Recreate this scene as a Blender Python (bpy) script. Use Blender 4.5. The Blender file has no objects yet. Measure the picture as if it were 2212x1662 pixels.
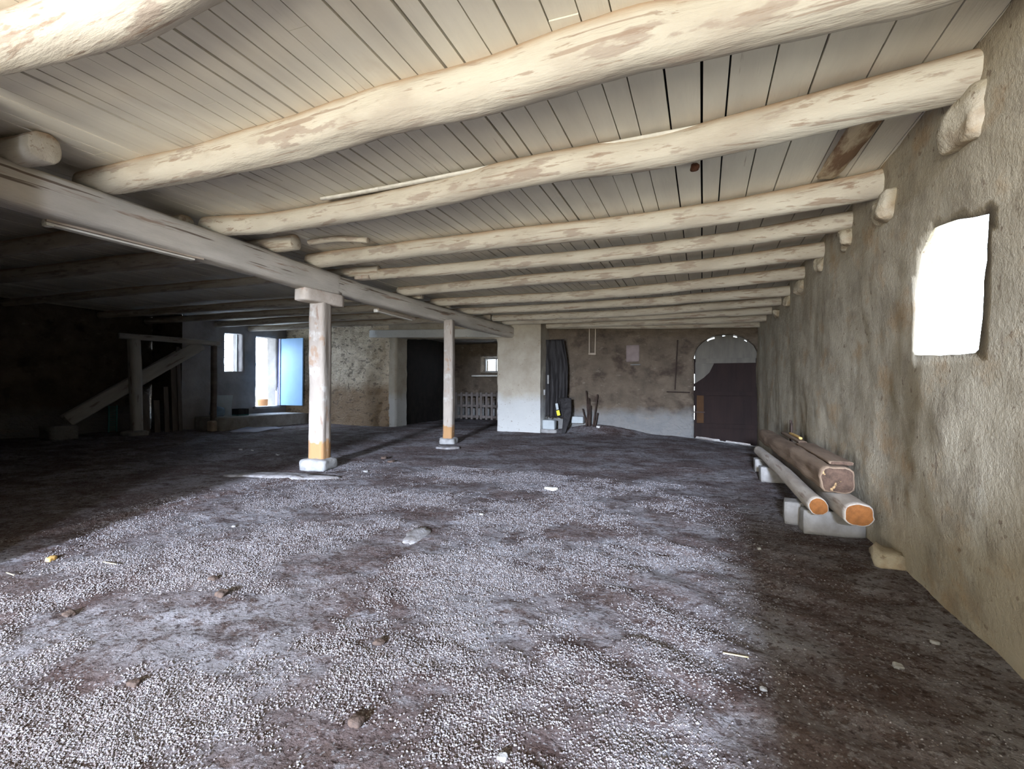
import bpy, math, random
from mathutils import Vector, Matrix, noise
random.seed(7)
C = bpy.context.scene.collection
# ------------------------------------------------------------------ camera
F, YAW, PITCH, ROLL, H = 1013.97, 0.38523, 0.008683, -0.005034, 1.2
fwd = Vector((-math.sin(YAW)*math.cos(PITCH), math.cos(YAW)*math.cos(PITCH), math.sin(PITCH)))
r0 = Vector((math.cos(YAW), math.sin(YAW), 0)); u0 = r0.cross(fwd)
RT = math.cos(ROLL)*r0 - math.sin(ROLL)*u0; UP = math.sin(ROLL)*r0 + math.cos(ROLL)*u0
EYE = Vector((0, 0, H))
cd = bpy.data.cameras.new('camera'); cam = bpy.data.objects.new('camera', cd); C.objects.link(cam)
cd.sensor_width = 36; cd.lens = F/2212*36; cd.clip_start = .02
m = Matrix.Identity(4)
for i in range(3): m[i][0], m[i][1], m[i][2], m[i][3] = RT[i], UP[i], -fwd[i], EYE[i]
cam.matrix_world = m
bpy.context.scene.camera = cam
# ------------------------------------------------------------------ exposure, sky, daylight
vs = bpy.context.scene.view_settings
vs.view_transform = 'Standard'; vs.look = 'None'; vs.gamma = 1; vs.exposure = .22; vs.use_curve_mapping = False
W = bpy.data.worlds.new('sky'); bpy.context.scene.world = W; W.use_nodes = True
bg = W.node_tree.nodes['Background']; bg.inputs[0].default_value = (.74, .87, 1, 1); bg.inputs[1].default_value = 11.0
def lamp(name, loc, aim, size, sizey, power, col, spread=180):
    l = bpy.data.lights.new(name, 'AREA'); l.shape = 'RECTANGLE'; l.size = size; l.size_y = sizey
    l.energy = power; l.color = col; l.spread = math.radians(spread)
    o = bpy.data.objects.new(name, l); C.objects.link(o); o.location = loc
    o.rotation_euler = (Vector(aim)-Vector(loc)).to_track_quat('-Z', 'Z').to_euler(); return o
# daylight arriving through the big doorway behind the photographer: blue from the sky, warm off the sunlit yard
lamp('doorway_skylight', (.15, -11.0, 3.4), (-2.2, 6.0, -1.0), 1.0, 1.2, 10500, (.66, .77, 1))
lamp('doorway_skylight_side', (2.9, -7.2, 2.9), (-5.0, 2.2, -.6), .6, 1.0, 1200, (.72, .80, 1))
lamp('doorway_yard_bounce', (-.9, -8.0, .3), (-1.5, -2.0, 3.6), 3.4, .9, 750, (1, .91, .72))
lamp('ceiling_fill', (-1.3, -3.3, .08), (-1.4, -1.9, 3.0), 4.2, 2.2, 310, (1, .92, .75))  # added fill lamp lying near the floor, brightens the ceiling from below
lamp('left_door_skylight', (-14.2, 10.95, 2.4), (-12.0, 8.6, 0), .9, .8, 150, (.55, .70, 1))

def hit(px, py, n, c):                    # where the line of sight of an image point meets the plane n.X = c
    d = fwd + RT*((px-1106)/F) - UP*((py-831)/F); n = Vector(n)
    return EYE + d*((c - n.dot(EYE))/n.dot(d))
KX = .0465; KC = 2.66 + 1.24*KX           # joist undersides rise gently towards the girder
def onj(px, py, dz=0): return hit(px, py, (KX, 0, 1), KC+dz)
def zj(x): return KC - KX*max(x, -5.6)
def fl(px, py, z=0): return hit(px, py, (0, 0, 1), z)

# ------------------------------------------------------------------ materials
def mat(name, c1, c2, scale=(1, 1, 1), s=4, lo=.35, hi=.65, layers=(), rough=.85, bump=((18, .25),), metal=0, tex='noise', spec=.25):
    """c1..c2 blended by noise; layers: (colour, noise scale, (sx,sy,sz), low, high, amount)"""
    M = bpy.data.materials.new(name); M.use_nodes = True
    nt = M.node_tree; N = nt.nodes; L = nt.links; B = N['Principled BSDF']
    tc = N.new('ShaderNodeTexCoord')
    def nz(sc, vec, det=6, kind='noise', rg=.6):
        mp = N.new('ShaderNodeMapping'); mp.inputs['Scale'].default_value = vec; L.new(tc.outputs['Object'], mp.inputs[0])
        if kind == 'noise':
            t = N.new('ShaderNodeTexNoise'); t.inputs['Scale'].default_value = sc; t.inputs['Detail'].default_value = det
            t.inputs['Roughness'].default_value = rg; L.new(mp.outputs[0], t.inputs['Vector']); return t.outputs[0]
        t = N.new('ShaderNodeTexVoronoi'); t.inputs['Scale'].default_value = sc; 
        if kind == 'crack': t.feature = 'DISTANCE_TO_EDGE'
        w = N.new('ShaderNodeTexNoise'); w.inputs['Scale'].default_value = sc*.8; L.new(mp.outputs[0], w.inputs['Vector'])
        a = N.new('ShaderNodeVectorMath'); a.operation = 'SCALE'; a.inputs['Scale'].default_value = .9/sc; L.new(w.outputs['Color'], a.inputs[0])
        b = N.new('ShaderNodeVectorMath'); L.new(mp.outputs[0], b.inputs[0]); L.new(a.outputs[0], b.inputs[1]); L.new(b.outputs[0], t.inputs['Vector'])
        return t.outputs[0]
    def rng(o, a, b, c=0, d=1):
        r = N.new('ShaderNodeMapRange'); r.inputs[1].default_value = a; r.inputs[2].default_value = b
        r.inputs[3].default_value = c; r.inputs[4].default_value = d; L.new(o, r.inputs[0]); return r.outputs[0]
    def mix(f, a, b):
        x = N.new('ShaderNodeMix'); x.data_type = 'RGBA'; L.new(f, x.inputs[0])
        for k, v in ((6, a), (7, b)):
            if isinstance(v, tuple): x.inputs[k].default_value = (*v, 1)
            else: L.new(v, x.inputs[k])
        return x.outputs[2]
    col = mix(rng(nz(s, scale), lo, hi), c1, c2)
    for ly in layers:
        c, sc, v, a, b, amt = ly[:6]; kind = ly[6] if len(ly) > 6 else 'noise'
        if kind == 'height':                       # colour below/above a height that stays with the thing (v = x,y,z weights)
            dp = N.new('ShaderNodeVectorMath'); dp.operation = 'DOT_PRODUCT'; dp.inputs[1].default_value = v
            L.new(tc.outputs['Object'], dp.inputs[0])
            ad = N.new('ShaderNodeMath'); ad.operation = 'MULTIPLY_ADD'; L.new(nz(sc, (1, 1, 1)), ad.inputs[0]); ad.inputs[1].default_value = ly[7]; L.new(dp.outputs['Value'], ad.inputs[2])
            f = rng(ad.outputs[0], a, b, 0, amt)
        else: f = rng(nz(sc, v, 6, kind), a, b, 0, amt)
        col = mix(f, col, c)
    L.new(col, B.inputs['Base Color'])
    B.inputs['Roughness'].default_value = rough; B.inputs['Metallic'].default_value = metal; B.inputs['Specular IOR Level'].default_value = spec
    prev = None
    for bm_ in bump:
        sc, st = bm_[:2]; v = bm_[2] if len(bm_) > 2 else scale; kind = bm_[3] if len(bm_) > 3 else 'noise'
        b = N.new('ShaderNodeBump'); b.inputs['Strength'].default_value = st; b.inputs['Distance'].default_value = bm_[4] if len(bm_) > 4 else .02
        o = nz(sc, v, 6, kind)
        if kind == 'crack': o = rng(o, 0, .12)
        L.new(o, b.inputs['Height'])
        if prev: L.new(prev, b.inputs['Normal'])
        prev = b.outputs[0]
    if prev: L.new(prev, B.inputs['Normal'])
    return M
BR = (.16, .095, .055)
GR = (.25, 1, 1)
M_LOG = mat('limewashed_log', (.55, .51, .425), (.46, .415, .34), (.3, 1, 1), 5, layers=(
    ((.30, .235, .19), 9, (.22, 1, 1), .57, .62, .7), ((.24, .16, .11), 26, (.12, 1.3, 1.3), .60, .65, .6), ((.26, .18, .13), 7, (.07, 2.6, 2.6), .60, .63, .65), ((.38, .33, .27), 3, (.5, 1, 1), .55, .66, .5),
    ((.40, .27, .17), 3, (0, 0, 1), .07, .12, .75, 'height', .07)), bump=((14, .5, (.2, 1, 1)), (60, .3, (.15, 1, 1))))
M_GIRD = mat('limewashed_beam', (.52, .48, .42), (.40, .37, .32), (.3, 1, 1), 4, layers=(
    ((.24, .16, .11), 8, (.1, 1.2, 1.2), .60, .66, .8), ((.10, .07, .05), 9, (.045, 1.8, 1.8), .60, .63, .85)), bump=((10, .5, (.12, 1, 1)), (50, .4, (.1, 1, 1))))
M_BOARD = mat('limewashed_boards', (.74, .70, .59), (.62, .58, .49), (1, .15, 1), 3, layers=(
    ((.30, .22, .16), 18, (1, .06, 1), .66, .72, .6), ((.35, .25, .17), 1.3, (1, .5, 1), .66, .74, .3)), bump=((40, .2, (1, .1, 1)),))
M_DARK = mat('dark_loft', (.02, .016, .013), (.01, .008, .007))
M_PLAST = mat('rough_lime_plaster', (.42, .365, .27), (.32, .275, .20), (1, 1, 1), 2.2, layers=(
    ((.17, .125, .085), 17, (1, 1, 1), .625, .67, .8), ((.52, .49, .41), 1.6, (1, 1, .6), .58, .70, .6), ((.34, .22, .11), 2.2, (1, 1, 1.4), .54, .68, .6), ((.20, .165, .12), 4.5, (1, 1, 1), .54, .64, .45),
    ((.16, .12, .085), 6, (1, 2.2, .35), .655, .69, .7)), bump=((6, .3, (1, 1, 1), 'noise', .03), (30, .45, (1, 1, 1), 'noise', .02), (90, .35)))
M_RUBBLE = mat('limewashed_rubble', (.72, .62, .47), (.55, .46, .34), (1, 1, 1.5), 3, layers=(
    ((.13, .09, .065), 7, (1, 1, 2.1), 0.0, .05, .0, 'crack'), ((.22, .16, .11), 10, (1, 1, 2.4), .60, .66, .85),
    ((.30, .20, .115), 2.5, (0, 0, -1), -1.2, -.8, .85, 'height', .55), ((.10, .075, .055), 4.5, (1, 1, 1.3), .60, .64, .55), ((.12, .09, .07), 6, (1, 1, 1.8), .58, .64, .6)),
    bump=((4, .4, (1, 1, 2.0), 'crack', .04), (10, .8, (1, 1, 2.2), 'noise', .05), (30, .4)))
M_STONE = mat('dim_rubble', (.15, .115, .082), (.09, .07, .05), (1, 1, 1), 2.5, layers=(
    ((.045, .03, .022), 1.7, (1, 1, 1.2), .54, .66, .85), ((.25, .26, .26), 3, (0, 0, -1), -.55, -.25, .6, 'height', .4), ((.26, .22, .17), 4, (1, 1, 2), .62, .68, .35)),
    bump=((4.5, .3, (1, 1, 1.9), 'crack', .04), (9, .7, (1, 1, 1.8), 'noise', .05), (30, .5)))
M_SMOOTH = mat('limewashed_quoin', (.42, .375, .30), (.33, .285, .22), (1, 1, 1), 2.5, layers=(
    ((.52, .53, .52), 3, (0, 0, -1), -.85, -.55, .75, 'height', .5), ((.20, .14, .10), 12, (1, 1, 1.6), .64, .68, .7)), bump=((8, .5, (1, 1, 1), 'noise', .03), (40, .3)))
M_CEMENT = mat('grey_cement_render', (.33, .31, .30), (.23, .215, .21), (1, 1, 1), 2, bump=((12, .4), (50, .3)))
M_DIRT = mat('trampled_earth', (.150, .112, .105), (.285, .265, .27), (1, 1, 1), 1.1, .44, .58, layers=(
    ((.40, .39, .41), 2.6, (1, 1.6, 1), .56, .70, .75), ((.070, .040, .032), 2.9, (.9, 1.3, 1), .53, .64, .85), ((.10, .065, .052), 11, (1, 1.2, 1), .53, .60, .7), ((.36, .35, .36), 24, (1, 1, 1), .56, .66, .5),
    ((.50, .49, .50), 52, (1, 1, 1), .28, .18, .5, 'voro'), ((.05, .03, .025), 30, (1, 1, 1), .55, .62, .75)),
    bump=((5, .9, (1, 1.3, 1), 'noise', .09), (24, 1, (1, 1, 1), 'noise', .05), (80, .9, (1, 1, 1), 'noise', .02)), rough=.95, spec=.15)
M_CONC = mat('pale_concrete', (.33, .325, .31), (.22, .21, .20), (1, 1, 1), 5, layers=(((.18, .16, .14), 12, (1, 1, 1), .60, .68, .5),), bump=((30, .4),))
M_BLOCK = mat('dusty_concrete_block', (.26, .25, .235), (.17, .155, .14), (1, 1, 1), 5, bump=((30, .4),))
M_POST = mat('limewashed_post', (.37, .32, .27), (.29, .25, .21), (1, 1, .35), 5, layers=(
    ((.34, .19, .085), 5, (0, 0, -1), -.20, -.175, 1, 'height', .4), ((.30, .19, .12), 5, (1, 1, .6), .58, .63, .7), ((.52, .50, .47), 3, (1, 1, .8), .56, .62, .5),
    ((.22, .14, .10), 15, (1, 1, .2), .63, .67, .7)), bump=((12, .5, (1, 1, .2)), (50, .3, (1, 1, .15))))
M_CAPW = mat('limewashed_block', (.50, .44, .38), (.40, .34, .28), (1, 1, 1), 5, layers=(((.34, .20, .14), 7, (1, 1, 1), .58, .66, .6),), bump=((20, .4),))
M_LIME = mat('limewash_chip', (.74, .72, .66), (.58, .56, .5), (1, 1, 1), 9, bump=((30, .5),))
M_BARK = mat('grey_round_pole', (.48, .43, .37), (.32, .27, .22), (.3, 1, 1), 6, layers=(((.16, .10, .07), 14, (.1, 1, 1), .6, .66, .6),), bump=((18, .6, (.1, 1, 1)),))
M_OLDW = mat('weathered_brown_wood', (.24, .17, .115), (.15, .10, .065), (.2, 1, 1), 6, bump=((22, .7, (.08, 1, 1)),))
M_CUT = mat('sawn_orange_end_grain', (.25, .095, .025), (.18, .068, .018), (1, 1, 1), 30, bump=((60, .4),))
M_ROT = mat('rotten_brown_end', (.10, .06, .04), (.05, .03, .02), (1, 1, 1), 20, layers=(((.42, .27, .13), 9, (1, 1, 1), .62, .66, .9),), bump=((30, 1.0),))
M_BLUE = mat('pale_blue_panel', (.30, .52, .78), (.27, .48, .74), (1, 1, 1), 2, rough=.5, bump=())
M_BLUEF = mat('lilac_door_frame', (.50, .52, .78), (.46, .48, .72), rough=.5, bump=())
M_BRDOOR = mat('dark_brown_door_boards', (.022, .012, .010), (.014, .008, .007), (1, 1, .2), 4, layers=(), bump=((20, .4, (1, 1, .1)),))
M_GRDOOR = mat('grey_painted_boards', (.15, .135, .11), (.11, .10, .085), (1, 1, .3), 5, bump=((16, .3, (1, 1, .1)),))
M_IRON = mat('rusty_iron', (.07, .045, .035), (.035, .025, .02), rough=.7, metal=.4)
M_TUBE = mat('dusty_white_batten', (.70, .68, .60), (.60, .57, .50), rough=.5, bump=())
M_BATB = mat('buff_batten_back', (.40, .33, .26), (.33, .27, .21), rough=.6, bump=())
M_BLACKC = mat('black_tarpaulin', (.014, .012, .012), (.03, .027, .027), (1, 1, .2), 8, bump=((9, 1, (1, 1, .25), 'noise', .05),), rough=.6)
M_WHITE = mat('white_panel', (.46, .49, .49), (.38, .41, .41), s=3, bump=())
M_TEAL = mat('teal_plastic', (.06, .22, .20), (.05, .18, .17), rough=.5, bump=())
M_YEL = mat('yellow_plastic', (.85, .75, .05), (.75, .66, .05), rough=.5, bump=())
M_YWOOD = mat('yellow_fresh_wood', (.62, .40, .14), (.52, .32, .10), s=20, bump=())
M_STRAW = mat('dry_straw', (.55, .48, .30), (.45, .38, .22), bump=())
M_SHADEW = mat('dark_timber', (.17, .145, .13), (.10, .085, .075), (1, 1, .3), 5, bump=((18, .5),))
M_PALEW = mat('pale_old_timber', (.46, .46, .44), (.34, .33, .32), (.25, 1, 1), 5, layers=(((.16, .12, .10), 12, (.2, 1, 1), .6, .66, .7),), bump=((18, .5, (.2, 1, 1)),))
M_TERRA = mat('terracotta', (.62, .33, .18), (.5, .26, .14), bump=())
M_OUTW = mat('sunlit_yard_wall', (.78, .75, .68), (.6, .56, .5), s=3, layers=(((.5, .3, .2), 8, (1, 1, 1), .6, .66, .5),))
M_OUTG = mat('yard_ground', (.62, .60, .55), (.50, .48, .42), s=6)
M_LEAF = mat('leaves', (.10, .17, .05), (.22, .30, .10), s=9, bump=())
M_RUST = mat('wasp_nest_clay', (.16, .07, .04), (.09, .04, .02), s=30, bump=((40, .8),))
M_PATCH = mat('flaking_pale_screed', (.27, .26, .26), (.14, .125, .115), s=12, bump=((30, .5),))

M_GRIT = bpy.data.materials.new('pale_grit'); M_GRIT.use_nodes = True
_n = M_GRIT.node_tree; _b = _n.nodes['Principled BSDF']; _g = _n.nodes.new('ShaderNodeNewGeometry'); _r = _n.nodes.new('ShaderNodeValToRGB')
_r.color_ramp.elements[0].color = (.10, .075, .065, 1); _r.color_ramp.elements[1].color = (.29, .28, .29, 1)
_e = _r.color_ramp.elements.new(.5); _e.color = (.14, .12, .115, 1)
_n.links.new(_g.outputs['Random Per Island'], _r.inputs[0]); _n.links.new(_r.outputs[0], _b.inputs['Base Color']); _b.inputs['Roughness'].default_value = .9

# ------------------------------------------------------------------ helpers
def nv(p, s=1., seed=0): return noise.noise_vector(Vector(p)*s + Vector((seed*7.3, seed*3.1, seed*5.7)))
def n1(p, s=1., seed=0): return noise.noise(Vector(p)*s + Vector((seed*7.3, seed*3.1, seed*5.7)))
def link(name, v, f, m, parent=None, smooth=False, mw=None, slots=None):
    me = bpy.data.meshes.new(name); me.from_pydata([tuple(q) for q in v], [], f); me.update()
    for mm in (m if isinstance(m, (list, tuple)) else [m]): me.materials.append(mm)
    if slots:
        for p, s_ in zip(me.polygons, slots): p.material_index = s_
    if smooth:
        for p in me.polygons: p.use_smooth = True
    o = bpy.data.objects.new(name, me); C.objects.link(o)
    if mw is not None: o.matrix_world = mw
    if parent: o.parent = parent
    return o
def tag(o, label, cat, group=None, kind=None):
    o['label'] = label; o['category'] = cat
    if group: o['group'] = group
    if kind: o['kind'] = kind
    return o
def struct(o): o['kind'] = 'structure'; return o
def empty(name, loc, rz=0):
    o = bpy.data.objects.new(name, None); C.objects.link(o); o.location = loc; o.rotation_euler = (0, 0, rz); o.empty_display_size = .1; return o
def frame(A, B, up=(0, 0, 1)):
    A, B = Vector(A), Vector(B); x = (B-A).normalized()
    if abs(x.z) > .9: up = (0, 1, 0)
    y = Vector(up).cross(x).normalized(); z = x.cross(y)
    M = Matrix.Identity(4)
    for i in range(3): M[i][0], M[i][1], M[i][2], M[i][3] = x[i], y[i], z[i], A[i]
    return M
def poly(pts, t):
    """smooth interpolation along a list of points, by length"""
    d = [0]
    for a, b in zip(pts, pts[1:]): d.append(d[-1]+(b-a).length)
    s = t*d[-1]
    for i in range(len(pts)-1):
        if s <= d[i+1]+1e-9:
            k = (s-d[i])/max(1e-9, d[i+1]-d[i]); p0 = pts[max(0, i-1)]; p1 = pts[i]; p2 = pts[i+1]; p3 = pts[min(len(pts)-1, i+2)]
            if i == 0: p0 = p1*2-p2
            if i == len(pts)-2: p3 = p2*2-p1
            return .5*((2*p1)+(p2-p0)*k+(2*p0-5*p1+4*p2-p3)*k*k+(3*p1-p0-3*p2+p3)*k**3)
    return pts[-1]
def beam(name, pts, w, h, m, p=2., wob=.01, rg=.03, seg=20, step=.09, ends=(1, 1), parent=None, seed=0, endmat=None, wf=None):
    """hewn log or beam through pts (centre line); p = 2 round .. 6 squared; local x runs along it"""
    pts = [Vector(q) for q in pts]; MW = frame(pts[0], pts[-1]); inv = MW.inverted(); lp = [inv @ q for q in pts]
    L = lp[-1].x; n = max(3, int(L/step)); V = []; Fc = []; S = []
    for i in range(n+1):
        t = i/n; c = poly(lp, t) + Vector((0, n1((t*L, 0, 0), .8, seed)*wob, n1((0, t*L, 0), .8, seed+3)*wob))
        w1, w2 = (w if not isinstance(w, tuple) else w[0]+(w[1]-w[0])*t), (h if not isinstance(h, tuple) else h[0]+(h[1]-h[0])*t)
        if wf: k = wf(t); w1 *= k; w2 *= k
        for j in range(seg):
            a = 2*math.pi*j/seg; ca, sa = math.cos(a), math.sin(a)
            rr = (abs(ca)**p+abs(sa)**p)**(-1/p)
            rr *= 1 + rg*2*n1((t*L*1.3, ca*1.5, sa*1.5), 1, seed+5) + rg*n1((t*L*5, ca*3, sa*3), 1, seed+9)
            V.append((c.x, c.y+ca*rr*w1/2, c.z+sa*rr*w2/2))
    for i in range(n):
        for j in range(seg): Fc.append((i*seg+j, i*seg+(j+1) % seg, (i+1)*seg+(j+1) % seg, (i+1)*seg+j)); S.append(0)
    for e, i in ((0, 0), (1, n)):
        b = i*seg; cx = sum((Vector(V[b+j]) for j in range(seg)), Vector())/seg; dx = (-1 if e == 0 else 1)
        k0 = len(V)
        for j in range(seg):
            q = Vector(V[b+j]); q2 = cx+(q-cx)*.9; q2.x += dx*w1*.05+.006*n1(q, 20, seed); V.append(tuple(q2))
        V.append(tuple(cx+Vector((dx*w1*.06, 0, 0)))); kc = len(V)-1
        for j in range(seg):
            a, c_ = b+j, b+(j+1) % seg; a2, c2 = k0+j, k0+(j+1) % seg
            fs = [(a, a2, c2, c_), (a2, kc, c2)] if e == 0 else [(a, c_, c2, a2), (a2, c2, kc)]
            fs = [tuple(reversed(q)) for q in fs] if False else fs
            Fc += fs; S += [0, 1 if endmat else 0]
    Fc = [tuple(reversed(q)) for q in Fc]
    return link(name, V, Fc, [m, endmat] if endmat else m, parent, True, MW, S)
def box(name, c, d, m, parent=None, rot=None, bev=.01, rg=0, seed=0, sub=0):
    """rounded, slightly uneven block: subdivided cube pushed onto a bevelled shape"""
    k = sub or (6 if rg else 3); V = []; Fc = []; idx = {}
    def cv(u, b):
        return u
    def vid(q):
        key = tuple(round(x, 5) for x in q)
        if key not in idx: idx[key] = len(V); V.append(Vector(q))
        return idx[key]
    for ax in range(3):
        for sg in (-1, 1):
            for i in range(k):
                for j in range(k):
                    q = []
                    for (a, b) in ((i, j), (i+1, j), (i+1, j+1), (i, j+1)):
                        p_ = [0, 0, 0]; p_[ax] = sg; p_[(ax+1) % 3] = -1+2*a/k; p_[(ax+2) % 3] = -1+2*b/k; q.append(vid(p_))
                    Fc.append(tuple(q) if sg > 0 else tuple(reversed(q)))
    hd = [x/2 for x in d]; W_ = []
    for v in V:
        p_ = Vector((v.x*hd[0], v.y*hd[1], v.z*hd[2]))
        q = Vector([max(-hd[i]+bev, min(hd[i]-bev, p_[i])) for i in range(3)])
        dd = p_-q
        if dd.length > 1e-9: p_ = q+dd.normalized()*bev
        if rg: p_ = p_+nv(p_+Vector(c)*.1, 1.2/max(d), seed)*rg + nv(p_, 5/max(d), seed+4)*rg*.4
        W_.append(p_)
    MW = Matrix.Translation(Vector(c)) @ ((rot.to_4x4()) if rot is not None else Matrix.Identity(4))
    return link(name, W_, Fc, m, parent, rg > 0, MW)
def rot(x=0, y=0, z=0):
    from mathutils import Euler
    return Euler((math.radians(x), math.radians(y), math.radians(z))).to_matrix()
def inpoly(x, y, P):
    c = False
    for i in range(len(P)):
        (x1, y1), (x2, y2) = P[i], P[i-1]
        if (y1 > y) != (y2 > y) and x < (x2-x1)*(y-y1)/(y2-y1)+x1: c = not c
    return c
def nearest(x, y, P):
    best = None
    for i in range(len(P)):
        a = Vector(P[i-1]); b = Vector(P[i]); d = b-a; q = Vector((x, y)); t = max(0, min(1, (q-a).dot(d)/max(1e-9, d.length_squared)))
        r_ = a+d*t; e = (r_-q).length
        if best is None or e < best[0]: best = (e, r_)
    return best[1]
def wall(name, O, U, ul, vl, m, holes=(), th=.55, res=.09, amp=.02, out=(0, 1, 0), seed=0, splay=0, edge=.008, v0=0, amp2=.008):
    """wall face from O along U and up, holes cut through with reveals 'th' deep towards 'out'"""
    O, U, out = Vector(O), Vector(U).normalized(), Vector(out); nu = int(ul/res)+1; nvv = int(vl/res)+1
    uv = [[(ul*i/nu, v0+vl*j/nvv) for j in range(nvv+1)] for i in range(nu+1)]
    dead = set()
    for i in range(nu):
        for j in range(nvv):
            cu = ul*(i+.5)/nu; cv = v0+vl*(j+.5)/nvv
            for k, P in enumerate(holes):
                if inpoly(cu, cv, P): dead.add((i, j)); break
    hv = {}
    for (i, j) in dead:
        for a, b in ((i, j), (i+1, j), (i+1, j+1), (i, j+1)):
            around = [(a-1, b-1), (a, b-1), (a, b), (a-1, b)]
            if any(q not in dead and 0 <= q[0] < nu and 0 <= q[1] < nvv for q in around):
                u, v = uv[a][b]; best = min(((nearest(u, v, P)-Vector((u, v))).length, k) for k, P in enumerate(holes))
                r_ = nearest(u, v, holes[best[1]]); hv[(a, b)] = (r_.x, r_.y, best[1])
                uv[a][b] = (r_.x, r_.y)
    idx = {}; V = []; Fc = []
    def vid(a, b):
        if (a, b) not in idx:
            u, v = uv[a][b]; p_ = O+U*u+Vector((0, 0, v)); e = nv(p_, 5, seed)*edge if (a, b) in hv else Vector()
            d_ = n1(p_, .9, seed)*amp+n1(p_, 4, seed+2)*amp2*1.5+n1(p_, 11, seed+3)*amp2
            V.append(p_+out*d_+U*e.x+Vector((0, 0, e.z))); idx[(a, b)] = len(V)-1
        return idx[(a, b)]
    for i in range(nu):
        for j in range(nvv):
            if (i, j) not in dead: Fc.append((vid(i, j), vid(i+1, j), vid(i+1, j+1), vid(i, j+1)))
    # reveals
    lay = {}
    K = 5
    cen = [Vector((sum(q[0] for q in P)/len(P), sum(q[1] for q in P)/len(P))) for P in holes]
    def rid(a, b, l):
        if l == 0: return vid(a, b)
        if (a, b, l) not in lay:
            u, v = uv[a][b]; k = hv[(a, b)][2]; c_ = cen[k]; t = l/K; s_ = 1-splay*t
            u2, v2 = c_.x+(u-c_.x)*s_, c_.y+(v-c_.y)*s_
            p_ = O+U*u2+Vector((0, 0, v2))+out*(th*t); V.append(p_+nv(p_, 5, seed)*edge*1.3); lay[(a, b, l)] = len(V)-1
        return lay[(a, b, l)]
    for (i, j) in dead:
        for nb, e in (((i-1, j), ((i, j+1), (i, j))), ((i+1, j), ((i+1, j), (i+1, j+1))), ((i, j-1), ((i, j), (i+1, j))), ((i, j+1), ((i+1, j+1), (i, j+1)))):
            if nb not in dead and 0 <= nb[0] < nu and 0 <= nb[1] < nvv:
                a, b = e
                for l in range(K): Fc.append((rid(*a, l), rid(*b, l), rid(*b, l+1), rid(*a, l+1)))
    o = link(name, V, Fc, m, None, True); struct(o); return o
def rect(u0, v0, u1, v1): return [(u0, v0), (u1, v0), (u1, v1), (u0, v1)]

# ------------------------------------------------------------------ the setting
def gz(x, y):
    z = .022*n1((x, y, 0), .7) + .014*n1((x, y, 3), 2.1) + .010*n1((x*1.0, y*1.3, 8), 6) + .004*n1((x, y, 2), 15)
    # wheel ruts curving through the right foreground
    if -3 < x < 1.2 and 1.2 < y < 6:
        q = (x+.9)*.55+(y-3.0)*.9+.25*n1((x, y, 5), .9); z += .011*math.sin(q*19)*math.exp(-((x-.1)**2)/.7-((y-2.8)**2)/1.6)
    if y > 9 and x > -3: z -= .2*max(0, min(1, (x+.6)/1.8))*max(0, min(1, (y-9.5)/3))          # ground dips to the arched door
    z += .24*math.exp(-((x+2.6)**2)/1.0-((y-12.75)**2)/.20)                                     # heap against the back wall
    z += .05*max(0, min(1, (y-11.0)/1.2))*(1 if x < -4 else 0)*0
    # shallow scrape edge left of the near post
    e = (y-4.75-.12*n1((x, 0, 0), 2))
    if x < -4.9: z += .028*(1 if e < 0 else math.exp(-e*14)) * max(0, min(1, (x+9.5)/1.5)) - .02*(1 if 0 < e < 1.4 else 0)*max(0, min(1, (x+9.5)/1.5))*(1-abs(e-.7)/.7 if 0 < e < 1.4 else 0)
    return z
def grid_floor():
    V = []; Fc = []; xs = []; x = -15.2
    while x < 1.75: xs.append(x); x += .05 if x > -6 else .09
    ys = []; y = -5.6
    while y < 18.0: ys.append(y); y += .15 if y < .3 else .04 if y < 6 else .08
    for x in xs:
        for y in ys: V.append((x, y, gz(x, y)))
    n = len(ys)
    for i in range(len(xs)-1):
        for j in range(n-1): Fc.append((i*n+j, (i+1)*n+j, (i+1)*n+j+1, i*n+j+1))
    return struct(link('floor', V, Fc, M_DIRT, None, True))
grid_floor()

# ceiling: limewashed boards running away from the viewer, on top of the joists
CT = .225
def ceiling():
    V = []; Fc = []; x = 1.42
    wide = {14, 23, 31}; k = 0
    while x > -15:
        w = random.uniform(.12, .2); 
        if x > .2: w = random.uniform(.17, .27)
        g = random.choice((.006, .008, .011, .015)); 
        if k in wide: g = .032
        x0, x1 = x-w, x; y = -5.6; 
        while y < 13.2:
            ln = random.uniform(3.2, 5.2); y1 = min(13.3, y+ln); dz = random.uniform(-.004, .004)
            seg = 8; b = len(V)
            for s_ in range(seg+1):
                yy = y+(y1-y)*s_/seg; wv = .006*n1((x, yy, 0), 1.1)
                for (xx, zz) in ((x0+g/2, 0), (x1-g/2, 0), (x1-g/2, .03), (x0+g/2, .03)):
                    V.append((xx+wv, yy, zj(xx)+CT+dz+zz+.004*n1((x*3, yy, 1), .8)))
            for s_ in range(seg):
                for e in range(4):
                    a = b+s_*4+e; c_ = b+s_*4+(e+1) % 4; Fc.append((a, a+4, c_+4, c_))
            Fc.append((b, b+1, b+2, b+3)); q = b+seg*4; Fc.append((q+3, q+2, q+1, q)); y = y1+.003
        x = x0; k += 1
    b = len(V); V += [(-15.4, -5.8, 3.42), (1.9, -5.8, 3.42), (1.9, 18.2, 3.42), (-15.4, 18.2, 3.42)]; Fc.append((b, b+1, b+2, b+3))
    s = [0]*(len(Fc)-1)+[1]
    return struct(link('ceiling', V, Fc, [M_BOARD, M_DARK], None, False, None, s))
ceiling()

XR, YA, YB, XL = 1.24, 12.1, 12.8, -13.35
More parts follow.
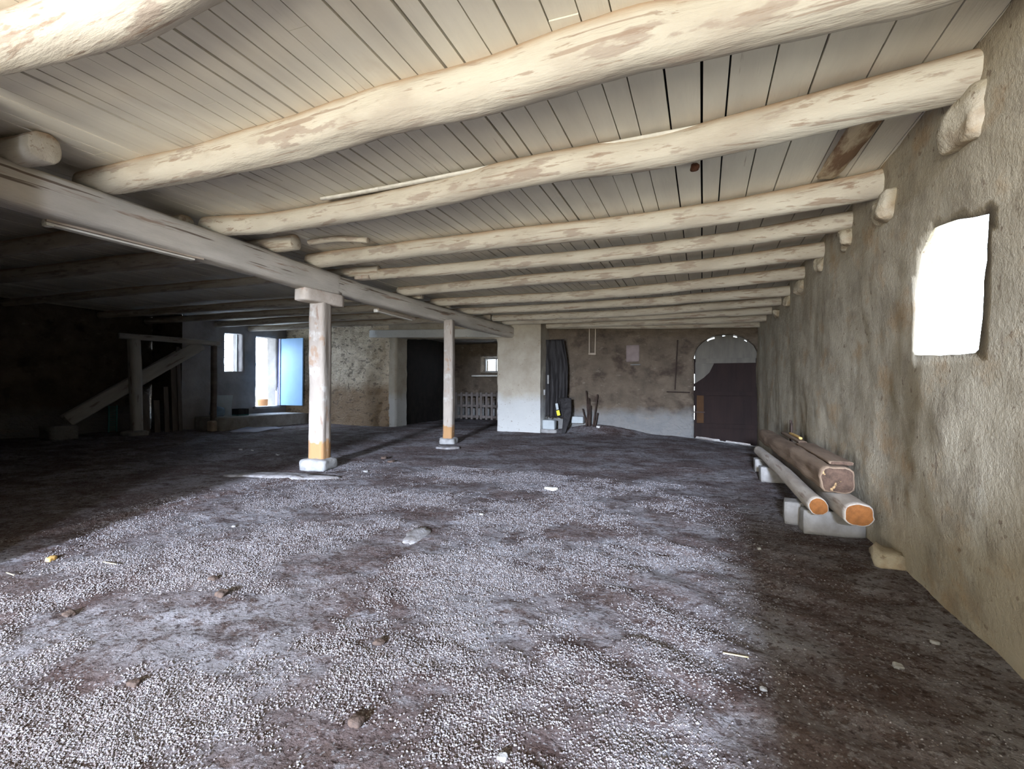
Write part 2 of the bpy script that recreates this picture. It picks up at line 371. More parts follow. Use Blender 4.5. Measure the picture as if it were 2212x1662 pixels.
# right wall with the small deep window
wp = [hit(px, py, (1, 0, 0), XR) for px, py in ((1975, 768), (1978, 640), (1990, 545), (2014, 496), (2060, 476), (2132, 465), (2122, 620), (2118, 765))]
oy = -4.4
wall('wall_right', (XR, oy, 0), (0, 1, 0), 17.7, 3.75, M_PLAST, [[(p.y-oy, p.z) for p in wp]], .2, .055, .04, (1, 0, 0), 1, -.6, .010, -.4, .005)
# stained, bulging foot of the plaster is part of the same wall
# back wall with the wide opening
OX = -13.9
lint = rect(-8.8-OX, -.3, -5.35-OX, 2.68)
lint[2] = (-5.35-OX, 2.60); lint[3] = (-8.8-OX, 2.77)
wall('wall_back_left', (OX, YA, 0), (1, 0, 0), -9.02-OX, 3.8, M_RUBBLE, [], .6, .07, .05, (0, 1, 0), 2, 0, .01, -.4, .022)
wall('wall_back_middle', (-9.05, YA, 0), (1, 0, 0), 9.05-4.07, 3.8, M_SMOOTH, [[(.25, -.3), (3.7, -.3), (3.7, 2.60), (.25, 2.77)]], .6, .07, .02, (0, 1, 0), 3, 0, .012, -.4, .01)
wall('wall_back_pier_side', (-4.07, YA, 0), (0, 1, 0), YB-YA+.05, 3.8, M_SMOOTH, [], .1, .07, .02, (-1, 0, 0), 4, 0, .01, -.4)
# far wall with the arched doorway
dx0, dx1 = -.20, 1.26
arch = [(dx0, -.35), (dx1, -.35), (dx1, 2.1)]
ca = (dx0+dx1)/2; 
for k in range(13):
    a = math.pi*k/12; arch.append((ca+(dx1-dx0)/2*math.cos(a), 2.02+.57*math.sin(a)))
arch[2] = (dx1, 2.02)
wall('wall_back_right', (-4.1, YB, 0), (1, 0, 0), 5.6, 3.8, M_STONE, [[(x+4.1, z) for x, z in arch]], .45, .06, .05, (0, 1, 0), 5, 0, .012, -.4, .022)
# left wall with window and door
def lw(px, py): return hit(px, py, (1, 0, 0), XL)
w2 = [lw(*q) for q in ((485, 803), (525, 803), (525, 722), (485, 720))]; d1 = [lw(*q) for q in ((552, 882), (600, 878), (598, 731), (553, 727))]
y0 = 8.6
wall('wall_left_far', (XL, y0, 0), (0, 1, 0), YA-y0+.1, 3.8, M_CEMENT, [[(p.y-y0, p.z) for p in w2], [(p.y-y0, p.z) for p in d1]], .45, .07, .02, (-1, 0, 0), 6, 0, .012, -.4)
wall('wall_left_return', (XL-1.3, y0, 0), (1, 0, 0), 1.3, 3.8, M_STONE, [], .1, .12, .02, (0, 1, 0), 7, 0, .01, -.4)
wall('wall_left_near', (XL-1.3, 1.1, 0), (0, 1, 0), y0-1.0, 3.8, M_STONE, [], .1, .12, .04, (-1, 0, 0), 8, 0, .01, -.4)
# cross wall behind the photographer with its wide gateway, and the passage with the open doorway
wall('wall_front_left', (-15, 1.3, 0), (1, 0, 0), 15-4.31, 3.8, M_PLAST, [], .1, .15, .02, (0, -1, 0), 9, 0, .01, -.4)
wall('shade_wall_low', (.15, -.7, 0), (1, 0, 0), 1.2, 1.75, M_PLAST, [], .1, .15, .02, (0, -1, 0), 10, 0, .01, -.4)  # unseen low wall, added to shade the right foreground floor
wall('wall_passage', (-4.31, -5.6, 0), (0, 1, 0), 6.9, 3.8, M_PLAST, [], .1, .15, .02, (-1, 0, 0), 11, 0, .01, -.4)
wall('wall_front_far', (-4.5, -5.3, 0), (1, 0, 0), 5.9, 3.8, M_PLAST, [rect(1.5, -.3, 6.0, 2.85)], .4, .12, .02, (0, -1, 0), 12, 0, .01, -.4)
# inner room beyond the wide opening
YI = 16.6
w3 = [hit(px, py, (0, 1, 0), YI) for px, py in ((1036, 806), (1092, 806), (1092, 770), (1036, 770))]
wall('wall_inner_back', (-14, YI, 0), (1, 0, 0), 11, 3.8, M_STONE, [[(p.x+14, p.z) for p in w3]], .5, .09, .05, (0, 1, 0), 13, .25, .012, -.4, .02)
wall('wall_inner_dark', (-8.95, YA+.55, 0), (-.08, 1, 0), YI-YA, 3.8, M_DARK, [], .1, .15, .02, (-1, 0, 0), 14, 0, .01, -.4)  # wall added for the darkness on this side, shade put into its near-black colour
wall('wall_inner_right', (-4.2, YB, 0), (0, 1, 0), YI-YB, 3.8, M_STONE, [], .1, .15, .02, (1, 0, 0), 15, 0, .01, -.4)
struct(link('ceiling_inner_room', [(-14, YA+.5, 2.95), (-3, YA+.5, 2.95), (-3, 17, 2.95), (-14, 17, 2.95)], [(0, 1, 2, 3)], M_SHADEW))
# lintel over the wide opening, glazing bars of the inner window
box('trim_lintel', ((-9.77-4.9)/2, YA+.10, 2.83), (4.87, .32, .24), M_SMOOTH, rot=rot(0, 1.9, 0), bev=.02, rg=.02, seed=4, sub=14)['kind'] = 'structure'
wf = empty('window_3', (sum(p.x for p in w3)/4, YI+.3, w3[0].z)); struct(wf)
cx3 = sum(p.x for p in w3)/4; ww = (w3[1].x-w3[0].x)*.80; hh = (w3[2].z-w3[0].z)*.8; cz3 = (w3[0].z+w3[2].z)/2
for nm, c_, d_ in (('glazing_bar', (cx3+.02, YI+.34, cz3), (.05, .05, hh)), ('window_frame', (cx3, YI+.34, cz3+hh/2), (ww+.1, .06, .06)), ('window_frame', (cx3, YI+.34, cz3-hh/2), (ww+.1, .06, .06)),
                   ('window_frame', (cx3-ww/2, YI+.34, cz3), (.06, .06, hh)), ('window_frame', (cx3+ww/2, YI+.34, cz3), (.06, .06, hh))):
    o = box(nm, Vector(c_)-Vector(wf.location), d_, M_PALEW, parent=wf, bev=.005)
ledge = box('window_sill', (cx3-.05-wf.location.x, -.42, -.12), (ww*1.6, .35, .06), M_LIME, parent=wf, bev=.01, rg=.012)

# ------------------------------------------------------------------ joists of the right bay
def joist(pix, dia, label, seed, ends=None, wob=.015, wfn=None, dz=0):
    pts = []
    for q in pix:
        p = onj(*q) if len(q) == 2 else Vector(q)
        if len(q) == 3: p = Vector((q[0], q[1], zj(q[0])))
        pts.append(Vector((p.x, p.y, p.z+(dia if not isinstance(dia, tuple) else dia[0])/2)))
    a, b = pts[0], pts[-1]
    d = (b-a).normalized(); sl = (a-pts[1]).normalized() if len(pts) > 2 else -d
    pts[0] = a+(a-pts[1]).normalized()*.2
    if abs(b.x-XR) < .6: pts[-1] = b+d*((XR+.06-b.x)/d.x)
    o = beam('ceiling_joist', pts, dia, dia, M_LOG, 2.3, wob, .045, 24, .07, seed=seed, wf=wfn)
    return tag(o, label, 'ceiling joist', 'round ceiling joists of the near bay')
JN = 'limewashed round log joist '
joist([(-3.9, 1.22, 0), (200, 95), (400, 0), (1.2, .9, 0)], .24, JN+'crossing the top left corner, nearest of all', 11)
joist([(215, 424), (285, 412), (600, 346), (844, 281), (1055, 236), (1353, 150), (1500, 126), (1800, 62), (2050, 8), (1.2, 2.1, 0)], .25, JN+'thick and bowed with brown flakes, second nearest', 12, wfn=lambda t: .86+.22*math.sin(t*math.pi))
joist([(480, 507), (600, 502), (946, 443), (1108, 407), (1373, 370), (1500, 346), (1880, 258), (2070, 212)], .215, JN+'with a lath strip laid along its top, third nearest', 13)
joist([(690, 578), (966, 549), (1210, 525), (1500, 492), (1790, 450), (1910, 425)], .21, JN+'with a small rust spot, below the wasp nest, fourth nearest', 14)
joist([(800, 606), (1100, 582), (1500, 545), (1830, 498)], .165, JN+'fifth nearest, slimmer, starting beside a short stub', 15)
joist([(880, 638), (1100, 620), (1500, 590), (1780, 556)], .17, JN+'sixth nearest, its wall end tapering to a ragged tip', 16)
joist([(950, 662), (1300, 645), (1735, 604)], .17, JN+'seventh nearest, starting just past the near post', 17)
joist([(1000, 680), (1350, 664), (1705, 638)], .16, JN+'eighth nearest, brown stained along its upper side', 18)
joist([(1080, 694), (1350, 684), (1690, 660)], .16, JN+'ninth nearest, above the far post', 19)
joist([(-4.9, 11.9, 0), (-2, 11.2, 0), (1.24, 10.35, 0)], .17, JN+'tenth nearest, its left end over the stone pier', 20)
joist([(-3.95, 12.62, 0), (-1, 12.0, 0), (1.24, 11.35, 0)], .17, JN+'grey and dim, second from the far wall', 21)
joist([(-4.0, 12.70, 0), (-1.2, 12.66, 0), (1.24, 12.35, 0)], .17, 'grey dim round log joist running closest to the far wall', 22)

# left-bay joists, their ends poking over the girder
def ljoist(y, x1, dia, label, seed, skew=.10, top=3.16):
    z = top-dia/2
    o = beam('ceiling_joist', [(XL-1.2, y-skew*7, z-.02), (-9.5, y-skew*3, z+.01), (x1, y, z)], dia, dia, M_LOG, 2.6, .02, .05, 18, .12, seed=seed)
    return tag(o, label, 'ceiling joist', 'round ceiling joists of the dark bay')
s1 = hit(95, 315, (0, 0, 1), 3.05); s2 = hit(638, 527, (0, 0, 1), 3.05); s3 = hit(818, 588, (0, 0, 1), 3.06)
LJ = 'dim joist over the dark left bay, '
ljoist(s1.y, s1.x, .22, LJ+'white butt end at the left edge', 31)
ljoist(3.55, -5.45, .2, LJ+'behind the near batten lamp', 32)
ljoist(4.6, -5.5, .2, LJ+'second beyond the near batten lamp', 33)
ljoist(s2.y, s2.x, .19, LJ+'rounded stub between third and fourth joists', 34)
ljoist(s3.y, s3.x, .15, LJ+'its flat stub end beside the fifth joist', 35)
ljoist(8.0, -5.2, .17, LJ+'blue lit, first beyond the near post', 36)
ljoist(9.1, -5.2, .17, LJ+'blue lit, above the far batten lamp', 37)
ljoist(10.2, -5.2, .17, LJ+'blue lit, second from the rubble wall', 38)
ljoist(11.3, -5.2, .17, LJ+'blue lit, nearest the rubble wall', 39)

# girder: two long hewn beams scarfed over the near post
g1 = beam('girder_beam', [(-5.03, 1.33, 2.79), (-5.09, 1.8, 2.79), (-5.2, 3.6, 2.79), (-5.34, 5.75, 2.79)], .28, .345, M_GIRD, 5.5, .015, .03, 28, .09, seed=41)
tag(g1, 'long grey hewn girder beam with a lengthwise crack, over the near batten lamp', 'beam', 'girder beams')
g2 = beam('girder_beam', [(-5.32, 5.3, 2.80), (-5.28, 7.5, 2.79), (-5.15, 10, 2.78), (-4.98, 12.35, 2.77)], (.24, .3), (.3, .3), M_GIRD, 5, .015, .03, 28, .09, seed=42)
tag(g2, 'far grey hewn girder beam ending brown on the stone pier', 'beam', 'girder beams')

# posts
def post(x, y, w, top, label, seed, bracket, rz, topw=None):
    o = empty('wooden_post', (x, y, 0), rz); tag(o, label, 'post', 'posts under the girder')
    s_ = beam('shaft', [(0, 0, .12), (.012, 0, .9), (0, .01, 1.7), (0, 0, top)], (w*1.08, (topw or w)), (w*1.08, (topw or w)), M_OLDW, 6, .015, .035, 32, .06, seed=seed)
    # re-express the shaft in upright coordinates so its paint line stays level
    me = s_.data; mw = s_.matrix_world.copy(); me.transform(mw); s_.matrix_world = Matrix.Identity(4); me.materials[0] = M_POST; s_.parent = o
    b = box('stone_base', (0, 0, .055), (w*1.75, w*1.6, .19), M_CONC, parent=o, bev=.05, rg=.035, seed=seed)
    if bracket:
        c_ = box('bolster', (.02, -.02, top+.085), (.24, .74, .19), M_CAPW, parent=o, bev=.03, rg=.02, seed=seed+2, rot=rot(0, 0, -math.degrees(rz)-4), sub=10)
    return o
post(-5.30, 5.42, .24, 2.455, 'thick limewashed square post with orange foot and wooden bolster, nearer of two', 51, True, math.radians(12))
post(-5.06, 8.86, .20, 2.66, 'slimmer limewashed post with orange foot, farther of two, before the wide opening', 52, False, math.radians(10))

# batten lamps on the girder
def batten(pa, pb, label, z, x0):
    A = hit(*pa, (0, 0, 1), z); B = hit(*pb, (0, 0, 1), z); MW = frame(A, B); L = (B-A).length
    o = empty('batten_lamp', A); o.matrix_world = MW; tag(o, label, 'lamp', 'fluorescent batten lamps under the girder')
    box('backing_board', (L/2+.03, -.055, .028), (L+.08, .035, .05), M_BATB, parent=o, bev=.004)
    hs = box('housing', (L/2, .01, .012), (L, .085, .05), M_TUBE, parent=o, bev=.008)
    box('end_cap', (-L/2+.03, 0, 0), (.06, .095, .07), M_LIME, parent=hs, bev=.014)
    return o
batten((95, 482), (418, 561), 'white batten lamp, nearer one, slung below the girder at left', 2.60, -5.1)
batten((812, 672), (888, 692), 'white batten lamp, farther one, between the two posts', 2.61, -5.3)

# bits between joists and boards
A = onj(700, 428, .2); 
ls = [onj(695, 430, .19), onj(820, 408, .185), onj(1050, 368, .185), onj(1300, 318, .185), onj(1560, 266, .185)]
for k, (a, b, lab) in enumerate(((ls[1], ls[4], 'long thin lath strip laid on the third joist against the boards'), (ls[0], ls[1]+(ls[1]-ls[0])*.25, 'short lath offcut at the left end of the long lath strip'))):
    o = beam('lath_strip', [a, (a+b)/2, b], .05, .026, M_LIME, 6, .004, .04, 12, .1, seed=60+k); tag(o, lab, 'wood strip')
sl = [onj(670, 524, .17), onj(730, 517, .19), onj(795, 519, .17)]
o = beam('slab_offcut', sl, .10, .07, M_LOG, 3, .01, .14, 16, .05, seed=66); tag(o, 'ragged barky slab offcut wedged above the fourth joist by the girder', 'wood offcut')
p_ = onj(845, 592, .03)
o = box('shim_block', hit(785, 600, (0, 0, 1), 2.99), (.26, .12, .06), M_CAPW, bev=.01, rg=.01, seed=3); tag(o, 'small flat shim block on the girder under a joist stub', 'wood block')
wn = onj(1500, 362, .19)
o = box('wasp_nest', wn, (.06, .07, .06), M_RUST, bev=.028, rg=.02, seed=8); tag(o, 'small dark brown clay wasp nest stuck under the ceiling boards', 'wasp nest')
bl = [onj(1930, 262, .2), onj(1860, 372, .2)]
o = beam('barky_board', [Vector((.97, 3.25, zj(.97)+.19)), Vector((.93, 3.75, zj(.93)+.185)), Vector((.9, 4.3, zj(.9)+.19))], .15, .05, mat('bark_brown', (.50, .40, .27), (.20, .12, .07), (.3, 1, 1), 7, .45, .55, bump=((14, .8, (.15, 1, 1)),)), 3, .02, .15, 16, .05, seed=68)
tag(o, 'barky brown split board under the ceiling near the right wall', 'board')

# corbel lumps below the joist ends on the right wall
cor = [((2085, 262), .24, 'big square limewashed stone lump under the third joist, highest on the right wall'), ((1908, 452), .22, 'limewashed stone lump under the fourth joist end'),
       ((1826, 520), .19, 'limewashed stone lump under the fifth joist end'), ((1772, 574), .16, 'pointed pale stone lump under the sixth joist end'),
       ((1728, 622), .17, 'dim stone lump under the seventh joist end'), ((1702, 648), .14, 'small pale stone lump under the eighth joist end'),
       ((1678, 676), .14, 'small dim stone lump under the ninth joist end')]
for k, ((px, py), s_, lab) in enumerate(cor):
    p = hit(px, py, (1, 0, 0), XR-.02)
    o = box('corbel_stone', (XR+.06, p.y, p.z), (.26, s_*1.25, s_*.95), M_PLAST, bev=.05, rg=.05, seed=70+k, sub=8); tag(o, lab, 'stone', 'stones under the joist ends')

# ------------------------------------------------------------------ logs by the right wall
def log(A, B, w, h, label, m, em, p=2.1, seed=0, name='log', rg=.05, wob=.03):
    o = beam(name, [A, (Vector(A)+Vector(B))/2+Vector((0, 0, .004)), B], w, h, m, p, wob, rg, 28, .06, seed=seed, endmat=em); return tag(o, label, 'log' if name == 'log' else 'beam')
log((.86, 4.38, .275), (.78, 7.9, .30), (.14, .125), (.14, .125), 'slim grey round log with orange sawn end, outermost of the stack', M_BARK, M_CUT, seed=81, wob=.015)
log((1.06, 4.14, .285), (1.05, 8.0, .29), (.185, .17), (.165, .15), 'thicker log with flattened orange sawn end next to the right wall', M_BARK, M_CUT, p=3, seed=82, wob=.01)
log((1.0, 4.50, .475), (.93, 8.5, .46), (.24, .20), (.20, .18), 'squared brown beam with dark rotten end lying on top of the logs', M_OLDW, M_ROT, p=4, seed=83, name='timber_beam', rg=.07, wob=.02)
log((1.06, 4.6, .598), (1.08, 6.2, .588), .17, .03, 'split brown plank lying on top of the squared beam', M_OLDW, M_ROT, p=4, seed=84, name='plank', rg=.08, wob=.008)
log((1.10, 6.4, .58), (1.10, 7.8, .575), .08, .04, 'narrow dark batten lying behind the squared beam', M_OLDW, M_ROT, p=4, seed=85, name='wood_batten', rg=.08, wob=.01)
log((1.11, 6.6, .612), (1.11, 7.35, .61), .03, .025, 'thin yellow fresh lath on top of the timber stack', M_YWOOD, M_YWOOD, p=5, seed=86, name='yellow_lath', rg=.03, wob=.003)
for k, (x, y, w, lab) in enumerate(((1.175, 7.75, .035, 'short dark iron bar standing upright behind the timber stack'), (1.165, 7.62, .03, 'second short iron bar leaning upright behind the timber stack'))):
    o = beam('iron_bar', [(x, y, .02), (x+.005, y+.02, .4), (x+.01, y+.05, .76-.03*k)], w, w, M_IRON, 3, .002, .03, 10, .06, seed=88+k); tag(o, lab, 'iron bar', 'upright bars behind the timber stack')
for (c_, d_, r_, lab) in (((1.0, 4.66, .095), (.44, .17, .2), 3, 'pale concrete block under the near ends of the logs, front one'), ((.85, 4.90, .10), (.32, .2, .2), -5, 'pale concrete block behind the front one, sticking out left'),
                          ((.90, 6.95, .10), (.40, .2, .2), 5, 'bluish concrete block under the middle of the slim log'), ((.90, 7.7, .10), (.40, .2, .2), 3, 'dim concrete block under the far ends of the logs')):
    tag(box('concrete_block', c_, d_, M_BLOCK, bev=.012, rg=.012, rot=rot(0, 0, r_), seed=int(c_[1]*10)), lab, 'block', 'blocks under the logs')
tag(box('rubble_stone', (1.2, 3.95, .03), (.2, .26, .16), M_PLAST, bev=.06, rg=.06, seed=5), 'pale lump of stone at the wall foot in front of the logs', 'stone')

# ------------------------------------------------------------------ arched door
D = empty('door_2', (ca, YB+.22, 0)); struct(D)
def arch_leaf():
    V = []; Fc = []; n = 15; w = (dx1-dx0)+.06
    def topz(x):
        u = max(-1, min(1, 2*x/(dx1-dx0))); return 2.0+.57*math.sqrt(max(0, 1-u*u))-.012-.012*abs(math.sin(x*9))
    def board(x0, x1, z0f, z1f, y0, y1):
        b = len(V)
        for x in (x0, (x0+x1)/2, x1):
            for (y, z) in ((y0, z0f(x)), (y1, z0f(x)), (y1, z1f(x)), (y0, z1f(x))): V.append((x, y, z))
        for s_ in range(2):
            for e in range(4): a = b+s_*4+e; c_ = b+s_*4+(e+1) % 4; Fc.append((a, c_, c_+4, a+4))
        Fc.append((b, b+3, b+2, b+1)); q = b+8; Fc.append((q, q+1, q+2, q+3))
    return V, Fc, board, topz, n, w
def leafpart(name, z0, z1, m, y):
    V, Fc, board, topz, n, w = arch_leaf(); W0 = dx1-dx0+.02; K_ = 54
    for k in range(K_):
        x0 = -W0/2+W0*k/K_; x1 = x0+W0/K_; g_ = (.012 if k % 6 == 0 else 0)
        f0 = (lambda x: gz(ca+x, YB+.1)+.045-.03*(math.sin(x*9+2) > .8)) if z0 is None else (lambda x: z0)
        dip = .035 if k in (12, 13, 14, 15, 16, 17) else .02 if k in (25, 26, 34, 35, 36, 43, 44) else -.03
        if k == 0: x0 += .035
        board(x0, x1, f0, (lambda x: topz(x)+.02-dip) if z1 is None else (lambda x: z1), y+g_, y+.04)
    return link(name, V, Fc, m, D)
leafpart('door_boards', None, 2.0, M_BRDOOR, 0)
leafpart('arched_head', 1.98, None, M_GRDOOR, -.01)
for z0_, z1_ in ((-.05, .42), (.78, 1.18), (1.27, 1.36), (1.60, 2.0)):
    box('jamb_strip', (-(dx1-dx0)/2+.012, .02, (z0_+z1_)/2), (.06, .05, z1_-z0_), M_BRDOOR, parent=D, bev=.004)
for z in (1.93, 1.1, .28):
    box('cross_rail', (0, -.035, z), (dx1-dx0-.08, .04, .11 if z < 1.9 else .13), M_GRDOOR if z > 1.9 else M_BRDOOR, parent=D, bev=.006)
box('side_board', (-.58, -.03, .74), (.17, .03, .8), mat('orange_brown_board', (.07, .034, .013), (.05, .024, .010)), parent=D, bev=.004)
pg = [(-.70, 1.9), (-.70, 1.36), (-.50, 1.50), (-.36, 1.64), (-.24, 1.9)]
link('lit_patch_board', [(x, -.02, z) for x, z in pg]+[(x, -.034, z) for x, z in pg], [(0, 1, 2, 3, 4), (9, 8, 7, 6, 5)]+[(k, 5+k, 5+(k+1) % 5, (k+1) % 5) for k in range(5)], M_GRDOOR, D)  # lit patch at the door's upper left, built as an added grey board
box('strap_hinge', (-.62, -.06, .62), (.3, .012, .035), M_IRON, parent=bpy.data.objects['door_boards'], bev=.004)

# left door: opening, sill, blue leaf swung into the room
dy1 = d1[1].y
DL = empty('door_1', (XL, dy1, 0)); struct(DL)
zt, zb_ = d1[2].z-.01, d1[1].z+.03
box('leaf', (.58, .02, (zt+zb_)/2), (1.02, .045, zt-zb_-.02), M_BLUE, parent=DL, bev=.006)
box('leaf_edge_trim', (.085, -.01, (zt+zb_)/2), (.05, .03, zt-zb_-.02), M_BLUEF, parent=DL, bev=.004)
box('door_jamb', (-.05, .01, (zt+zb_)/2), (.12, .05, zt-zb_), M_BLUEF, parent=DL, bev=.004)
box('door_sill', (-.2, -(dy1-d1[0].y)/2, zb_-.05), (.6, dy1-d1[0].y+.2, .07), M_CONC, parent=DL, bev=.01)
W2 = empty('window_2', (XL, (w2[0].y+w2[1].y)/2, w2[0].z)); struct(W2)
wh = w2[2].z-w2[0].z; wd = w2[1].y-w2[0].y
for k in range(4): 
    box('hinge_pin', (-.06, -wd/2+.035, wh*(.16+.2*k)), (.03, .06, .02), M_IRON, parent=W2, bev=.004)
box('window_frame', (-.25, -wd/2+.01, wh/2), (.05, .04, wh), M_BLUEF, parent=W2, bev=.004)
box('window_frame', (-.25, wd/2-.02, wh/2), (.05, .05, wh), M_WHITE, parent=W2, bev=.004)

# yard seen outside
struct(box('ground_yard', (-22, 14.35, .28), (16.4, 11.3, .2), M_OUTG, bev=.02))
struct(link('ground_yard_far', [(XR+.2, -20, -.42), (30, -20, -.42), (30, 40, -.42), (-4, 40, -.42), (-4, YB+.3, -.30), (XR+.2, YB+.3, -.30)], [(0, 1, 2, 3, 4, 5)], M_OUTG))
tag(box('yard_wall', (-19.5, 15.0, .62), (.3, 9, .5), M_OUTW, bev=.02, rg=.02, sub=8), 'low pale wall outside the left doorway', 'wall')
fp = Vector((-14.1, 12.0, .44))
def pot(nm, loc, r1, r2, h_, m, lab):
    V = []; Fc = []; n = 20
    prof = [(r1*.0, 0), (r1, 0), (r2, h_*.86), (r2*1.12, h_*.87), (r2*1.12, h_), (r2*.95, h_), (r2*.9, h_*.8), (0, h_*.8)]
    for r_, z in prof:
        for k in range(n): a = 2*math.pi*k/n; V.append((r_*math.cos(a), r_*math.sin(a), z))
    for i in range(len(prof)-1):
        for k in range(n): Fc.append((i*n+k, i*n+(k+1) % n, (i+1)*n+(k+1) % n, (i+1)*n+k))
    o = link(nm, V, Fc, m, None, True); o.location = loc; return tag(o, lab, 'plant pot')
pot('plant_pot', fp+Vector((-.35, .12, -.06)), .13, .18, .4, M_TERRA, 'terracotta pot just outside the left doorway')
for k in range(3):
    tag(box('paving_stone', (-15.6, 12.1+.55*k, .42), (.5, .45, .16), M_OUTW, bev=.04, rg=.03, seed=k), ('nearest', 'middle', 'farthest')[k]+' of three pale round edged stones outside the left doorway', 'stone', 'stones outside the left doorway')
# outside the right window: neighbouring wall under a leafy shrub
tag(box('garden_wall', (5.0, 5.2, 1.2), (.4, 9, 2.2), M_OUTW, bev=.03, rg=.05, sub=10), 'sunlit rendered wall seen through the right window', 'wall')
def shrub(c_, r_, n, lab):
    V = []; Fc = []
    for k in range(n):
        d = Vector((random.gauss(0, 1), random.gauss(0, 1), random.gauss(0, 1))).normalized()*random.uniform(.5, 1); p = Vector(c_)+Vector((d.x*r_[0], d.y*r_[1], d.z*r_[2]))
        a = Vector((random.gauss(0, 1), random.gauss(0, 1), random.gauss(0, 1))).normalized()*.05; b_ = a.cross(Vector((random.gauss(0, 1), random.gauss(0, 1), random.gauss(0, 1)))).normalized()*.025
        i = len(V); V += [p-a, p+b_, p+a, p-b_]; Fc.append((i, i+1, i+2, i+3))
    o = empty('garden_shrub', (c_[0], c_[1], -.4)); tag(o, lab, 'shrub')
    f = link('foliage', [v-Vector(o.location) for v in V], Fc, M_LEAF, o)
    f['kind'] = 'stuff'
    s_ = beam('stem', [(0, 0, 0), (.03, 0, .8), (0, .03, c_[2]+.4)], .06, .06, M_OLDW, 2, .02, .05, 10, .1); s_.parent = o
    return o
shrub((3.3, 5.9, 1.35), (.55, .7, .75), 900, 'small leaved green shrub outside the right window')

# ------------------------------------------------------------------ platform and things at the far left
PZ = .36
struct(box('trim_platform', ((XL-12.25)/2, (8.95+YA)/2, PZ/2-.05), (XL*-1-12.25, YA-8.95, PZ+.1), M_CONC, bev=.03, rg=.015, seed=2, sub=12))
p = hit(505, 885, (0, 0, 1), PZ)
tag(box('white_board', (XL+.12, 9.75, PZ+.30), (.03, .5, .60), M_WHITE, rot=rot(0, 10, 0), bev=.004), 'white board leaning under the left window', 'board')
o = empty('dark_crate', (-12.78, 9.95, PZ)); tag(o, 'small dark green crate beside the leaning white board', 'crate')
for nm, c_, d_ in (('crate_base', (0, 0, .02), (.28, .34, .03)), ('crate_side', (-.13, 0, .1), (.02, .34, .2)), ('crate_side', (.13, 0, .1), (.02, .34, .2)), ('crate_side', (0, -.16, .1), (.24, .02, .2)), ('crate_side', (0, .16, .1), (.24, .02, .2))):
    box(nm, c_, d_, M_TEAL if nm == 'crate_base' else M_BLACKC, parent=o, bev=.004)
tag(box('blue_bag', (-12.95, 9.35, PZ+.13), (.28, .3, .3), mat('faded_blue_sacking', (.22, .32, .42), (.15, .22, .30)), bev=.07, rg=.05, seed=12), 'slumped pale blue sack at the platform corner', 'sack')
c1, c2, c3, c4 = fl(495, 936), fl(548, 937), fl(612, 926), fl(566, 919)
V = []; n = 8
for i in range(n+1):
    for j in range(n+1):
        a = c1.lerp(c2, i/n); b = c4.lerp(c3, i/n); q = a.lerp(b, j/n); V.append((q.x, q.y, gz(q.x, q.y)+.018+.012*n1(q, 3)+(.03 if i == 0 else 0)))
Fc = [(i*(n+1)+j, (i+1)*(n+1)+j, (i+1)*(n+1)+j+1, i*(n+1)+j+1) for i in range(n) for j in range(n)]
mo = link('floor_sheet', V, Fc, mat('pale_lilac_sheet', (.42, .42, .50), (.34, .34, .42)), None, True); tag(mo, 'pale sheet of board lying on the floor before the platform', 'sheet')
sm = mo.modifiers.new('t', 'SOLIDIFY'); sm.thickness = .012

# wooden stair in the dark
PA, PB, PK = Vector((-13.0, 7.30, 0)), Vector((-12.55, 8.95, 0)), Vector((-13.55, 6.05, 0))
ST = empty('wooden_staircase', PA); tag(ST, 'old pale timber staircase frame with slanting stringer in the dark left corner', 'staircase')
def rel(v): return Vector(v)-PA
topA = hit(245, 622, (-.8, .3, 0), (Vector((-.8, .3, 0))).dot(PA)).z
def spart(nm, pts, w, h_, p_=5, seed=0, m=M_PALEW):
    o = beam(nm, pts, w, h_, m, p_, .012, .04, 18, .1, seed=seed); o.parent = ST; o.matrix_parent_inverse = Matrix.Translation(-PA); return o
spart('newel_post', [PA+Vector((0, 0, .02)), PA+Vector((-.02, -.02, 1.1)), PA+Vector((-.05, -.06, 2.36))], .23, .23, seed=91)
spart('newel_post', [PB+Vector((0, 0, .02)), PB+Vector((0, 0, 2.34))], .13, .13, seed=92, m=M_SHADEW)
spart('top_rail', [PA+Vector((-.1, -.35, 2.44)), PB+Vector((.06, .12, 2.40))], .12, .14, seed=93)
sA = Vector((-13.47, 6.15, .42)); sB = Vector((-12.62, 8.65, 2.36)); off = Vector((.09, -.03, 0))
spart('stringer', [sA, (sA+sB)/2, sB], .06, .3, seed=94)
sA2 = sA+Vector((-.72, .22, 0)); sB2 = sB+Vector((-.72, .22, 0))
spart('stringer', [sA2, sB2], .05, .2, seed=95)
for k in range(9):
    t = (k+.6)/9.4; a = sA.lerp(sB, t); b = sA2.lerp(sB2, t); c_ = (a+b)/2
    tr = box('tread', c_-PA, (.68, .24, .035), M_SHADEW, parent=ST, bev=.005, rot=rot(0, 0, -17))
tag(box('stone_block', (-13.5, 6.0, .15), (.5, .5, .34), M_STONE, bev=.03, rg=.03, seed=6), 'dark stone block at the foot of the staircase', 'stone block')
tag(box('stone_footing', PA+Vector((.03, -.05, .03)), (.45, .45, .16), M_CONC, bev=.06, rg=.04, seed=7), 'low rough stone footing around the near stair post', 'stone')
tag(box('stone_footing', PB+Vector((.03, .0, .1)), (.26, .3, .34), M_CAPW, bev=.06, rg=.04, seed=8), 'brownish stone lump at the foot of the far stair post', 'stone')
o = empty('slatted_crate', (-13.6, 7.1, 0)); tag(o, 'teal slatted plastic crate standing behind the stair post', 'crate')
